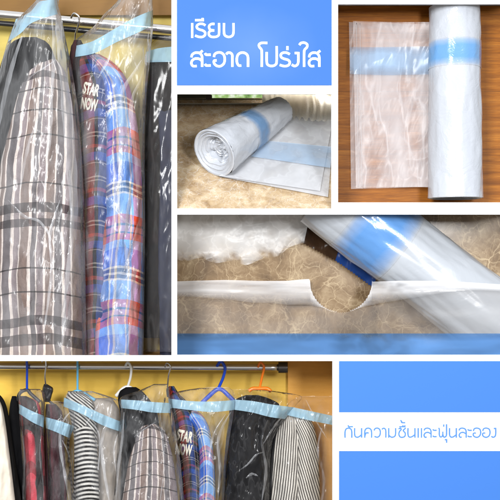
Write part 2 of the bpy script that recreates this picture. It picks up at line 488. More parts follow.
# ------------------------------------------------------------ caption boards
def card(nm, x0, y0, x1, y1, yf, mat, parent, yb=-.002):
    a = P(x0, y0, 0); b = P(x1, y1, 0)
    return box(nm, a.x, b.x, yf, yb, b.z, a.z, mat, parent)
r = thing('caption_board', 'blue caption board with two lines of white Thai writing at the top', 'caption board')
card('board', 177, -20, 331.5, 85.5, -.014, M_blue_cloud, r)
ribbons('lettering', [
    [(60, 92), (60, 216)],
    [(170, 112), (150, 100), (122, 99), (101, 112), (100, 132), (120, 146), (148, 154), (167, 170), (166, 192), (146, 207), (115, 207), (84, 196)],
    [(84, 68), (158, 68)], [(147, 50), (147, 66)],
    [(246, 100), (222, 100), (204, 112), (201, 130), (212, 148), (244, 154)],
    [(244, 154), (214, 157), (199, 172), (202, 194), (222, 207), (255, 207), (278, 196), (284, 172), (284, 92)],
    [(325, 92), (325, 168), (334, 196), (364, 208), (394, 197), (404, 168), (404, 92)]], (185, 12), 8.333, 19, -.0165, M_letter, r)
ribbons('lettering', [
    [(46, 124), (52, 104), (74, 91), (102, 93), (119, 110), (122, 135), (122, 192)],
    [(118, 146), (98, 134), (70, 134), (50, 149), (46, 170), (58, 186), (84, 186)], [(102, 96), (126, 76)],
    [(143, 94), (152, 105), (184, 105)], [(143, 171), (152, 182), (184, 182)],
    [(207, 122), (212, 102), (232, 90), (258, 91), (278, 108), (284, 140), (276, 170), (252, 187), (226, 184), (209, 168), (208, 148), (226, 146)],
    [(294, 102), (306, 91), (324, 92), (337, 106), (338, 135), (338, 192)],
    [(402, 182), (384, 182), (372, 162), (370, 135), (378, 106), (400, 91), (425, 92), (444, 106), (450, 130), (450, 192)]], (185, 40), 7.143, 17, -.0165, M_letter, r)
ribbons('lettering', [
    [(110, 21), (68, 21), (50, 34), (54, 52), (66, 66), (70, 90), (70, 192)],
    [(105, 86), (105, 150), (112, 176), (140, 186), (168, 176), (176, 150), (176, 44)],
    [(270, 102), (248, 91), (222, 91), (206, 104), (210, 124), (232, 135), (258, 143), (270, 160), (260, 180), (232, 187), (198, 178)],
    [(253, 44), (253, 72)],
    [(305, 93), (331, 93)], [(331, 86), (331, 150), (324, 176), (304, 186), (284, 176)],
    [(338, 36), (350, 22), (374, 19), (394, 32), (392, 52), (376, 70), (372, 95), (372, 192)],
    [(408, 124), (414, 104), (434, 91), (460, 93), (477, 110), (481, 135), (481, 192)],
    [(477, 146), (458, 134), (430, 134), (411, 149), (408, 170), (420, 186), (445, 186)], [(462, 96), (488, 76)]], (252, 40), 7.143, 17, -.0165, M_letter, r)
settle(r, P(254, 85.5, 0))
r = thing('caption_board', 'white caption strip with blue Thai writing between two blue blocks', 'caption board')
card('upper_block', 339, 361, 520, 412, -.014, M_blue, r)
card('lower_block', 339, 451, 520, 520, -.014, M_blue, r)
card('strip', 339, 412.2, 520, 450.8, -.006, M_white, r)
w4 = 12.5
L4 = [
    [(42, 190), (42, 142), (50, 118), (70, 109), (91, 118), (98, 142), (98, 190)], [(68, 84), (74, 97), (108, 97)],
    [(122, 108), (122, 160), (130, 181), (152, 184), (178, 166)], [(180, 108), (180, 190)],
    [(207, 190), (206, 142), (214, 118), (234, 109), (255, 118), (263, 142), (263, 190)], [(208, 172), (218, 150), (240, 150)],
    [(284, 130), (292, 114), (312, 109), (330, 120), (336, 145), (330, 172), (311, 185), (286, 178)],
    [(348, 120), (364, 110), (378, 119), (382, 138), (382, 190)],
    [(406, 108), (406, 190)], [(408, 170), (430, 185), (455, 178), (463, 156), (463, 108)]]
L5 = [
    [(70, 116), (88, 111), (93, 122), (80, 136), (74, 160), (84, 182), (104, 186), (124, 176), (126, 150), (110, 130), (120, 118), (132, 108)],
    [(76, 98), (130, 98)], [(108, 96), (108, 84)], [(124, 96), (124, 84)], [(86, 44), (96, 52), (99, 63), (127, 64)],
    [(150, 108), (150, 163), (160, 183), (180, 182), (205, 166)], [(208, 108), (208, 190)],
    [(235, 108), (235, 190)], [(262, 108), (262, 190)],
    [(284, 130), (292, 115), (312, 109), (334, 118), (342, 140), (342, 190)], [(340, 156), (318, 145), (296, 149), (284, 166), (290, 184), (306, 184)],
    [(356, 118), (365, 127), (390, 127)], [(356, 171), (365, 180), (390, 180)],
    [(402, 110), (411, 118), (411, 164), (420, 183), (434, 178), (440, 160), (440, 138)], [(440, 160), (448, 183), (463, 180), (471, 160), (471, 76)],
    [(448, 78), (448, 98)], [(456, 206), (472, 206)], [(472, 200), (472, 232)]]
L6 = [
    [(80, 108), (80, 163), (90, 183), (110, 182), (133, 166)], [(136, 108), (136, 190)],
    [(158, 130), (166, 115), (186, 109), (210, 118), (218, 140), (218, 190)], [(216, 156), (194, 145), (172, 149), (160, 166), (166, 184), (182, 184)],
    [(231, 118), (240, 127), (266, 127)], [(231, 171), (240, 180), (266, 180)],
    [(278, 134), (286, 115), (308, 109), (332, 119), (339, 147), (330, 174), (308, 186), (284, 178), (276, 160), (286, 150), (300, 152)],
    [(356, 134), (364, 115), (386, 109), (410, 119), (417, 147), (408, 174), (386, 186), (362, 178), (354, 160), (364, 150), (378, 152)],
    [(448, 112), (464, 112)], [(464, 106), (464, 160), (456, 180), (440, 185), (428, 176)]]
def off(L, dx): return [[(a + dx, b) for a, b in s] for s in L]
ribbons('lettering', L4 + off(L5, 50 * 8.333) + off(L6, 100 * 8.333), (340, 415), 8.333, w4, -.0085, M_letter_blue, r)
settle(r, P(420, 500, 0))

# ------------------------------------------------------------ wardrobe helpers
def rail(label, a, b, ra, sock=None, group='wardrobe rails'):
    r = thing('wardrobe_rail', label, 'rail', group)
    n = 24
    tube('tube', [Vector(a).lerp(Vector(b), i / n) for i in range(n + 1)], ra, M_chrome, r, 24)
    if sock:
        A = Vector(b)
        tube('end_socket', [A + Vector((-.05, 0, 0)), A + Vector((-.049, 0, 0)), A + Vector((.045, 0, 0)), A + Vector((.05, 0, 0))], ra * 1.6, M_dsteel, r, 24)
    settle(r, a)
def hanger(label, hook_px, y, ra, mat, mat_body, shoulders, group):
    """hook_px: polyline of the hook; shoulders: polyline of the body"""
    r = thing('clothes_hanger', label, 'hanger', group)
    tube('hook', smooth_pts([P(a, b, y - c) for a, b, c in hook_px], 8), ra, mat, r, 10)
    tube('shoulders', smooth_pts([P(a, b, y) for a, b in shoulders], 8), ra * 1.5, mat_body, r, 10)
    settle(r, P(hook_px[-1][0], hook_px[-1][1], y))
def bag(label, rows, yc, T, mat, band_top, band_bot, group, crum=.02, cs=1.0, seed=0, nu=70, nv=200, nx=50, pw=.66, bandlift=.008):
    r = thing('garment_bag', label, 'garment bag', group)
    s = Shell(rows, yc, T, back=.5, pw=pw, crum=crum, cs=cs, seed=seed, topclose=25)
    s.build('film', mat, r, nu, nv)
    if band_top:
        strip('blue_band', band_top, band_bot, lambda x, y: s.front(x, y) - bandlift, M_bandblue, r, nx, 10)
        # two welded lines beside the band
    settle(r, P((rows[-1][1] + rows[-1][2]) / 2, rows[-1][0], yc))
    s.root = r
    return s
M_fold_highlight = film('fold_highlight_film', haze=.16, tint=(.72, .74, .78, 1), hv=4, crease=.2, rough=.12, gloss=1.2, bstr=.15)  # milky haze paints white highlight streaks into the added folds
def fold(s, pts, w, mat=None, lift=.009):
    """a long pressed fold standing a little proud of a bag's film"""
    q = smooth_poly(pts, 60); T = []; B = []
    for i, (x, y) in enumerate(q):
        a = q[max(0, i-1)]; b = q[min(len(q)-1, i+1)]; l = math.hypot(b[0]-a[0], b[1]-a[1]) or 1
        k = w * .75 * (.25 + .75 * math.sin(math.pi * i / 60) ** .6) * (1 + .5 * nz(i * .13, w, pts[0][0]))
        T.append((x + (b[1]-a[1]) / l * k, y - (b[0]-a[0]) / l * k)); B.append((x - (b[1]-a[1]) / l * k, y + (b[0]-a[0]) / l * k))
    verts = []; faces = []
    for i in range(61):
        for j in range(5):
            t = j / 4; x = lerp(T[i][0], B[i][0], t); y = lerp(T[i][1], B[i][1], t)
            verts.append(P(x, y, s.front(x, y) - lift * (.4 + .5 * math.sin(math.pi * t) + .5 * nz(x * .3, y * .12, 5))))
    for i in range(60):
        for j in range(4):
            a = i*5+j; faces.append((a, a+1, a+6, a+5))
    o = mesh_obj('fold', verts, faces, mat or M_fold_highlight, s.root)
    o.location = o.location - s.root.location
    return o
def seam(name, pts, depth, rr, mat, parent): return tube(name, [P(x, y, depth(x, y)) for x, y in smooth_poly(pts, 30)], rr, mat, parent, 6)

import bmesh
_seen = set()
def clip(key):
    """trim what was built for one recess to the inside of its lining boards"""
    x0, y0, x1, y1, dep = wins[key]
    x0 -= .9; x1 += .9; y0 -= .9; y1 += .9
    cam = Vector((0, -D, 0)); bpy.context.view_layer.update()
    cs = [P(x0, y0), P(x1, y0), P(x1, y1), P(x0, y1)]
    mid = P((x0 + x1) / 2, (y0 + y1) / 2)
    for o in list(C.objects):
        if o.name in _seen: continue
        _seen.add(o.name)
        if o.type != 'MESH' or o.get('category') in ('lining', 'mount', 'caption board'): continue
        M = o.matrix_world; bm = bmesh.new(); bm.from_mesh(o.data); bm.transform(M)
        for k in range(4):
            a, b = cs[k], cs[(k + 1) % 4]
            n = (a - cam).cross(b - cam).normalized()
            if n.dot(mid - cam) > 0: n = -n
            bmesh.ops.bisect_plane(bm, geom=bm.verts[:] + bm.edges[:] + bm.faces[:], plane_co=a, plane_no=n, clear_outer=True)
        bm.transform(M.inverted()); bm.to_mesh(o.data); bm.free()
_seen.update(o.name for o in C.objects)
# ============================================================ PICTURE A: wardrobe, close
GA = 'garments in clear bags, close picture'; GH = 'clothes hangers on the rails'; GB = 'clear garment bags with a pale blue band'; GG = 'garments hanging on the rails'
side_walls('A', M_beige)
back_panel('wardrobe_back_wall', -30, -30, 185, 375, 1.35, M_yellow, 'yellow back board of the wardrobe seen close', 'wardrobe wall')
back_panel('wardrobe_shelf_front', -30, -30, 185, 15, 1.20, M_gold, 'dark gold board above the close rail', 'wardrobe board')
# wardrobe floor under the garments
v = [P(-30, 356.2, .72), P(185, 356.2, .72), P(185, 356.2, .72) + Vector((0, .64, 0)), P(-30, 356.2, .72) + Vector((0, .64, 0))]
struct(mesh_obj('wardrobe_floor', v, [(0, 1, 2, 3)], M_brownfloor, smooth=False), 'brown floor board at the foot of the close wardrobe', 'wardrobe floor')
rail('steel wardrobe rail with a bright top edge in the close wardrobe picture', P(-20, 12.5, .95), P(185, 31, .95), .047)
# black bar along the dark band beneath the rail
o = tube('under_rail_bar', [P(-20, 21.5, 1.02), P(185, 39.5, 1.02)], .03, M_black_pl); tag(o, 'thin black bar running just beneath the close steel rail', 'support bar'); 

# coat (mauve plaid, black hood)
g = thing('plaid_coat', 'mauve grey plaid coat with black collar, in the close picture', 'coat', GG)
cb = Shell([(59, 36, 56), (70, 27, 64), (95, 17, 71), (130, 7, 77), (180, -3, 80), (260, -8, 81), (372, -10, 83)], .55, .26, fold=.09, nf=2.2, seed=2, pw=.5, topclose=30, crum=.04, cs=1.2)
cb.build('sleeve', M_coat_a, g, 60, 170)
ch = Shell([(37, 22, 36), (42, 12, 47), (55, 4, 54), (75, -2, 60), (110, -8, 62), (160, -14, 40), (220, -16, 20), (372, -18, 10)], .66, .2, fold=.05, nf=3, seed=5, topclose=22, crum=.02)
ch.build('collar', M_blackcloth, g, 40, 90)
settle(g, P(35, 356, .5))
bg1 = bag('clear bag whose blue band rises to the top edge, over mauve coat',
    [(-20, 44, 60), (0, 36, 58), (20, 17, 62), (40, 8, 66), (75, -1, 73), (120, -8, 79), (200, -14, 84), (372, -16, 87)], .5, .30, M_bag,
    [(16, 19), (30, 12), (39, 2), (48, 0), (59, -3)], [(8, 42), (21, 33), (30, 24), (44, 18), (58, 14)], GB, crum=.03, seed=11)

fold(bg1, [(57, 12), (61, 50), (66, 100), (71, 160), (76, 240)], 7)
fold(bg1, [(52, 16), (54, 50), (52, 90), (50, 130), (45, 190)], 2.6)
fold(bg1, [(22, 36), (14, 60), (6, 90), (-2, 130)], 3)
fold(bg1, [(56, 60), (44, 68), (34, 74), (26, 82)], 1.2)
fold(bg1, [(70, 170), (72, 230), (66, 290), (62, 352)], 3)
fold(bg1, [(38, 120), (30, 140), (24, 165), (20, 190)], 2)
fold(bg1, [(8, 200), (24, 216), (40, 222), (52, 240)], 1.6)
fold(bg1, [(60, 200), (50, 235), (52, 270), (44, 330)], 2.2)
# tartan shirt
g = thing('tartan_shirt', 'red and blue tartan shirt with cream letters, in the close picture', 'shirt', GG)
tb = Shell([(43, 76, 82), (50, 73, 92), (62, 72, 104), (80, 76, 112), (130, 80, 114), (250, 78, 114), (372, 78, 112)], .82, .2, fold=.05, nf=2, seed=4, topclose=20)
tb.build('body', M_tar_a, g, 46, 150)
ts = Shell([(54, 86, 99), (60, 90, 110), (68, 96, 119), (80, 102, 127), (96, 104, 132), (130, 105, 138), (180, 104, 142), (240, 102, 143), (300, 96, 143), (372, 90, 142)], .74, .2, fold=.08, nf=1.8, seed=8, topclose=16, crum=.03)
ts.build('sleeve', M_tar_as, g, 50, 170)
cl = Shell([(40, 74, 81), (48, 71, 84), (60, 69, 80), (78, 70, 79), (92, 74, 78)], .66, .06, fold=.01, nf=2, seed=1, topclose=8)
cl.build('collar', M_redcloth, g, 20, 40)
text_on('lettering', 'STAR', 91, 89, 16, lambda x, y: min(tb.front(x, y), ts.front(x, y) if x > 98 else 9), M_cream, g, rot=.2, bold=.035, ysq=1.0, xsq=.43)
text_on('lettering', 'NOW', 89, 104, 16, lambda x, y: min(tb.front(x, y), ts.front(x, y) if x > 98 else 9), M_cream, g, rot=.15, bold=.035, ysq=1.0, xsq=.40)
settle(g, P(110, 356, .8))
hanger('thin curved steel hook beside the tartan shirt in the close picture', [(71, 18, .0), (74, 13.5, .05), (79, 17, .05), (78.5, 25, .0), (75.5, 34, -.1), (75, 44, -.15)], .82, .011, M_chrome, M_black_pl, [(72, 56), (75, 45), (100, 62)], GH)
bg2 = bag('clear bag with wide sloping blue band over the tartan shirt, close picture',
    [(-22, 126, 152), (0, 118, 152.5), (14, 104, 153), (28, 92, 153), (40, 76, 152), (60, 71, 150), (90, 72, 147), (150, 76, 145), (260, 78, 145), (372, 80, 143)], .72, .27, M_bag,
    [(74.5, 46), (93, 41), (116, 28), (136, 17), (153, 10)], [(75, 57), (95, 53), (117, 42), (137, 33), (153, 25.5)], GB, crum=.028, seed=23)

fold(bg2, [(142, 60), (133, 74), (124, 88), (121, 104), (121, 150), (118, 210)], 3.0)
fold(bg2, [(146, 62), (141, 80), (133, 96), (131, 118), (136, 160), (139, 220)], 2.6)
fold(bg2, [(112, 44), (108, 60), (98, 78)], 1.6)
fold(bg2, [(128, 36), (131, 52), (138, 70)], 1.4)
fold(bg2, [(112, 150), (116, 200), (112, 260), (118, 345)], 3.4)
fold(bg2, [(130, 190), (126, 240), (131, 300), (128, 350)], 2.4)
fold(bg2, [(112, 205), (122, 218), (132, 226)], 1.6)
# black garment at the right edge
g = thing('black_garment_and_shade', 'black and navy folded garment at the right of the close wardrobe', 'garment', GG)
Shell([(60, 147, 190), (66, 146, 192), (120, 143, 192), (220, 142, 192), (320, 142, 192), (338, 144, 192)], 1.02, .14, fold=.05, nf=3, seed=3, topclose=6).build('cloth', M_charcoal, g, 30, 120)
Shell([(110, 158, 190), (160, 160, 190), (260, 158, 190), (362, 160, 190)], .88, .07, fold=.03, nf=2, seed=3.4, topclose=20).build('lining', M_navy, g, 24, 80)
settle(g, P(160, 340, 1.0))
bag('clear bag with short level blue band over the black garment, close picture',
    [(36, 160, 190), (44, 150, 192), (52, 146, 193), (120, 142, 193), (340, 141, 193), (352, 143, 193)], .95, .2, M_bag_clear,
    [(146, 52), (160, 48), (190, 45)], [(146, 62.5), (160, 62), (190, 62)], GB, crum=.02, seed=31, nu=50, nv=150)
# dark cloth filling the dark gap between coat and shirt
g = Shell([(48, 74, 80), (70, 71, 84), (150, 70, 96), (372, 68, 100)], 1.08, .1, fold=.03, nf=3, seed=9).build('dark_cloth', M_navy, None, 24, 80)
tag(g, 'dark navy cloth filling the dark gap behind, between the mauve coat and tartan shirt', 'jacket', GG)

clip('A')
# ============================================================ PICTURE F: wardrobe, wide
side_walls('F', M_beige)
back_panel('wardrobe_back_wall', -30, 350, 292, 530, 1.20, M_gold2, 'ochre back board of the wide wardrobe', 'wardrobe wall')
back_panel('wardrobe_side_wall', 288, 350, 345, 530, 1.12, wood_wall('amber_board', rgb(206, 146, 56), rgb(222, 168, 80)), 'beige side board at the right of the wide wardrobe', 'wardrobe wall')
rail('long steel wardrobe rail ending in a dark round socket', P(-20, 366, .80), P(283, 367.5, .80), .038, sock=True)
HY = .78
hanger('hanger with straight deep blue hook at the left of the wide picture', [(23, 360, .02), (26, 357, .05), (27, 366, .06), (27, 380, .03), (27, 391, 0)], HY, .013, M_blue_pl, M_black_pl, [(17, 402), (20, 393), (27, 390), (31, 394), (40, 402)], GH)
hanger('steel hook with black plastic neck, second from left in the wide picture', [(42, 362, .02), (45, 358, .05), (46, 366, .05), (45, 376, .03), (46, 387, 0)], HY, .009, M_chrome, M_black_pl, [(42, 392), (46, 388), (51, 390), (49, 400), (56, 406)], GH)
hanger('hanger with straight light blue hook above the black and white striped shirt', [(74, 360, .02), (77, 357, .05), (77.5, 366, .06), (77.5, 380, .03), (77.5, 392, 0)], HY, .012, M_lblue_pl, M_lblue_pl, [(65, 402), (77, 391), (95, 400)], GH)
hanger('hanger with curved white hook above the mauve coat', [(125.5, 366, .02), (128, 362.5, .06), (131, 368, .06), (130.5, 377, .03), (128, 386, 0)], HY, .014, M_white_pl, M_white_pl, [(116, 396), (128, 387), (146, 400)], GH)
hanger('hanger with curved thin steel hook above the lettered tartan shirt in the wide picture', [(165, 367, .02), (167, 363, .05), (170.5, 367, .05), (168.5, 376, .03), (167.5, 387, 0)], HY, .009, M_chrome, M_black_pl, [(168, 397), (169, 388), (186, 402)], GH)
hanger('hanger with curved dark blue hook right of the tartan shirt', [(217, 366, .02), (221, 361.5, .06), (225, 368, .06), (223, 378, .03), (218.5, 388, 0)], HY, .016, M_blue_pl, M_blue_pl, [(197, 408), (208, 397), (219, 389), (229, 396), (240, 408)], GH)
hanger('hanger with orange hook and orange flat top near the rail end', [(258, 367, .02), (260.5, 362.5, .05), (264, 367, .06), (262, 377, .03), (259.5, 389, 0)], HY, .013, M_orange_pl, M_orange_pl, [(249, 391), (253, 388.5), (260, 388.5), (267, 388.5), (271, 391.5)], GH)
# black clip on the second hanger
def clump(label):
    o = Shell([(384, 44, 47), (388, 42.5, 53), (395, 42, 52), (402, 44, 50)], .7, .05, seed=3, topclose=4, crum=.01, cs=4).build('black_hanger_clip', M_black_pl, None, 20, 20)
    return tag(o, label, 'clip')
clump('small black plastic clip under the second hook')
def simple(name, label, cat, rows, yc, T, mat, parts=(), fold=.03, nf=2, seed=0, crum=.01, uvs=1.0, nm='body', vsh=0.0, ush=0.0):
    g = thing(name, label, cat, GG)
    s = Shell(rows, yc, T, fold=fold, nf=nf, seed=seed, crum=crum, cs=1.8, topclose=14)
    s.build(nm, mat, g, 44, 90, uvs, uc=.02, vsh=vsh, ush=ush)
    return g, s
g, s = simple('cream_coat', 'cream coat cut by the left edge of the wide picture', 'coat', [(392, -14, -9), (398, -14, -2), (410, -14, 3), (450, -14, 9), (516, -14, 17)], .5, .1, M_beigecloth, seed=2); settle(g, P(2, 500, .5))
g, s = simple('dark_cloth', 'dark taupe jacket beside the cream coat at the left edge', 'jacket', [(389, -14, -8), (393, -14, -2), (400, -12, 4), (412, -10, 8), (440, -5, 12), (516, 0, 24)], .66, .1, M_charcoal, seed=6); settle(g, P(12, 500, .66))
g, s = simple('black_garment_and_shade', 'black trousers for the shade in the gap left of the red checked garment', 'filler', [(396, 12, 16), (404, 10, 20), (430, 8, 25), (516, 12, 30)], .8, .08, M_blackcloth, seed=6); settle(g, P(20, 500, .8))  # black cloth shape added as the dark shadow between the hung clothes
g, s = simple('red_checked_shirt', 'red and black checked shirt in the leftmost banded bag', 'shirt', [(396, 20, 26), (402, 19, 38), (420, 21, 42), (460, 24, 45), (516, 26, 47)], .62, .12, M_redcloth, seed=3, nf=1.5)
Shell([(428, 25, 31), (436, 24, 35), (470, 25, 37), (516, 27, 40)], .54, .09, fold=.02, nf=1, seed=2).build('sleeve', cloth('red_cloth', [(0, (.62, .05, .08, 1)), (.6, (.3, .02, .03, 1))], [(0, (1, 1, 1, 1)), (.7, (.5, .4, .4, 1))], .14, .4, 'MULTIPLY'), g, 24, 50)
settle(g, P(34, 500, .6))
f1 = bag('narrow clear bag with blue band over the red checked shirt', [(389, 20, 40), (394, 18.5, 45), (410, 19, 44.5), (430, 20, 44), (460, 22, 45), (516, 24, 48)], .6, .16, M_bag_small, [(18.8, 404), (32, 411), (44.5, 416)], [(19, 413.5), (32, 422), (43.5, 427.5)], GB, crum=.022, cs=1.8, seed=41, nu=44, nv=90)
g, s = simple('maroon_jacket', 'dark maroon jacket second from the left bag', 'jacket', [(404, 46, 56), (412, 45, 62), (440, 44, 64), (516, 44, 68)], .72, .12, M_maroon, seed=7); settle(g, P(55, 500, .7))
f2 = bag('clear bag with sloping blue band over the maroon jacket', [(401, 45, 60), (408, 44.5, 79), (420, 45, 77), (440, 46, 70), (470, 47, 72), (516, 48, 76)], .68, .16, M_bag_small, [(44.8, 417), (60, 421), (75, 426.5)], [(45.3, 428), (56, 432), (69, 438)], GB, crum=.026, cs=1.8, seed=43, nu=44, nv=90)
g, s = simple('striped_shirt', 'black and white horizontally striped shirt in a bag', 'shirt', [(392, 68, 82), (398, 66, 90), (412, 69, 95), (440, 74, 97), (516, 72, 100)], .72, .13, M_stripeh, seed=4, fold=.05, nf=1.5, vsh=-.9)
Shell([(424, 79, 88), (432, 75, 94), (470, 75, 98), (516, 76, 100)], .62, .1, fold=.02, nf=1, seed=7, topclose=14).build('sleeve', M_stripeh, g, 30, 60, uc=.02, vsh=.08)
settle(g, P(85, 500, .7))
g, s = simple('taupe_coat', 'pale taupe coat right of the striped shirt under one long band', 'coat', [(398, 92, 112), (410, 92, 119), (450, 98, 122), (516, 96, 124)], .84, .12, M_greycloth, seed=8); settle(g, P(110, 500, .8))
f3 = bag('clear bag with long sloping blue band over the striped shirt', [(391, 68, 92), (396, 65, 108), (401, 63.5, 120), (412, 64, 122), (440, 68, 122), (516, 72, 124)], .62, .17, M_bag_small, [(64, 397.5), (82, 405), (102, 414), (121.5, 422)], [(63.5, 406.5), (82, 414), (102, 425), (121.5, 432)], GB, crum=.026, cs=1.8, seed=47, nu=60, nv=90)
fold(f1, [(42, 430), (40, 455), (43, 480), (45, 505)], 1.2)
fold(f1, [(22, 430), (24, 460), (23, 500)], 1.4)
fold(f2, [(70, 412), (62, 424), (60, 445), (66, 480), (70, 505)], 2.0)
fold(f2, [(62, 440), (68, 452), (72, 470)], 1.0)
fold(f3, [(100, 400), (94, 412), (86, 424)], 1.2)
fold(f3, [(112, 404), (108, 420), (102, 440), (104, 470), (110, 505)], 2.2)
fold(f3, [(118, 434), (114, 452), (118, 480), (120, 505)], 1.6)
fold(f3, [(94, 424), (100, 440), (98, 470)], 1.2)
# mauve coat wide
g = thing('plaid_coat', 'mauve grey plaid coat with black shoulders, in the wide picture', 'coat', GG)
Shell([(387, 126, 136), (391, 120, 142), (400, 118, 150), (412, 120, 157), (440, 122, 160), (516, 120, 160)], .62, .12, fold=.03, nf=2, seed=6, topclose=10).build('collar', M_blackcloth, g, 40, 70)
Shell([(424, 143, 156), (430, 138, 164), (442, 134, 169), (465, 128, 174), (516, 120, 180)], .54, .15, fold=.03, nf=2, seed=2.6, topclose=16, crum=.01, cs=2).build('sleeve', M_coat_b, g, 50, 90)
settle(g, P(150, 500, .55))
bw1 = bag('clear bag with level blue band and glare, over the wide picture coat', [(384, 154, 168), (390, 140, 169), (397, 121, 170), (410, 121, 172), (440, 118, 177), (470, 116, 181), (516, 112, 186)], .5, .19, M_bag_small, [(121, 399.5), (138, 400.5), (153, 402), (169.5, 403)], [(121, 408), (138, 410), (153, 412.5), (170.5, 413)], GB, crum=.032, cs=1.7, seed=53, nu=70, nv=110)
fold(bw1, [(170, 404), (173, 430), (178, 462), (182, 500)], 3.4)
fold(bw1, [(160, 414), (163, 440), (164, 470), (160, 500)], 1.4)
fold(bw1, [(156, 422), (146, 428), (134, 437)], .8)
fold(bw1, [(124, 412), (122, 440), (118, 470), (116, 500)], 1.6)
# tartan wide
g = thing('tartan_shirt', 'red and blue tartan shirt with cream letters, in the wide picture', 'shirt', GG)
tb = Shell([(386, 169, 174), (392, 168, 178), (404, 169, 186), (414, 172, 196), (450, 178, 200), (516, 180, 204)], .74, .13, fold=.03, nf=2, seed=4, topclose=12)
tb.build('body', M_tar_b, g, 46, 80)
ts = Shell([(410, 186, 196), (416, 186, 203), (428, 194, 209), (450, 199, 213), (480, 199, 215), (516, 197, 216)], .68, .12, fold=.025, nf=2, seed=8, topclose=14)
ts.build('sleeve', M_tar_bs, g, 40, 80)
f = lambda x, y: min(tb.front(x, y), ts.front(x, y) if x > 188 else 9)
text_on('lettering', 'STAR', 184.5, 436, 15, f, M_cream, g, rot=.2, bold=.035, xsq=.46, lift=.008)
text_on('lettering', 'NOW', 183.5, 449.5, 15, f, M_cream, g, rot=.12, bold=.035, xsq=.42, lift=.008)
settle(g, P(195, 500, .7))
bw2 = bag('clear bag with level blue band over the lettered tartan shirt, wide picture', [(387, 206, 228), (391, 180, 233), (397, 169, 234), (410, 169, 234), (430, 172, 231), (460, 182, 227), (516, 186, 223)], .64, .17, M_bag_small, [(168.5, 398.5), (190, 401), (212, 401.5), (234.5, 400)], [(169, 407.5), (190, 410), (212, 412), (234, 410)], GB, crum=.028, cs=1.7, seed=59, nu=60, nv=100)
g, s = simple('black_suit', 'black suit in a shiny bag under the orange hanger', 'suit', [(395, 246, 258), (398, 238, 268), (404, 231, 279), (420, 229, 282), (440, 226, 276), (516, 220, 270)], .82, .12, M_blackcloth, seed=8, fold=.04, nf=2.5); settle(g, P(245, 500, .8))
bw3 = bag('clear bag with flared corner and blue band over the black suit', [(389, 232, 256), (392, 230, 282), (396, 229, 301), (404, 229, 297), (420, 229, 284), (440, 227, 273), (470, 224, 270), (516, 220, 269)], .74, .16, film('bag_film_suit', tint=(.6, .6, .62, 1), haze=.014, hv=4, crease=.10, rough=.15, gloss=.8, scale=2.4, aniso=(1, 1, .4), fac2=.6, bstr=.55), [(233, 399.5), (252, 401), (272, 404.5), (295, 407.5)], [(233, 409.5), (252, 412.5), (270, 417), (285, 419)], GB, crum=.032, cs=1.7, seed=61, nu=60, nv=100)
fold(bw2, [(231, 412), (222, 428), (218, 444), (220, 470), (218, 500)], 1.8)
fold(bw2, [(226, 414), (214, 434), (209, 460), (208, 500)], 1.4)
fold(bw3, [(268, 420), (262, 440), (266, 470), (262, 500)], 1.8)
fold(bw3, [(240, 470), (248, 464), (256, 455), (264, 452)], 1.2)
fold(bw3, [(246, 478), (252, 474), (258, 476)], 1.6)
fold(bw3, [(290, 408), (276, 424), (262, 446)], 1.2)
g, s = simple('pinstripe_shirt', 'white shirt with fine brown vertical stripes at the right', 'shirt', [(410, 284, 294), (414, 279, 304), (424, 275, 310), (445, 272, 316), (480, 270, 319), (516, 268, 320)], .86, .13, M_stripev, seed=9, fold=.07, nf=2, ush=.10); 
Shell([(414, 296, 304), (420, 294, 311), (440, 297, 317), (516, 296, 321)], .78, .1, fold=.02, nf=1, seed=4, topclose=16).build('sleeve', M_stripev, g, 30, 60, ush=-.30)
settle(g, P(295, 500, .8))
f4 = bag('clear bag with blue band running to the right edge over the pinstripe shirt', [(396, 300, 345), (402, 290, 350), (420, 280, 352), (460, 270, 352), (516, 268, 352)], .8, .16, M_bag_clear, [(292, 407), (308, 410.5), (345, 418.5)], [(287, 415), (308, 420), (345, 427.5)], GB, crum=.028, cs=1.7, seed=67, nu=50, nv=90)

fold(f4, [(322, 428), (318, 450), (324, 480), (320, 510)], 1.6)
fold(f4, [(306, 400), (312, 412), (318, 424), (328, 440)], 1.0)
clip('F')
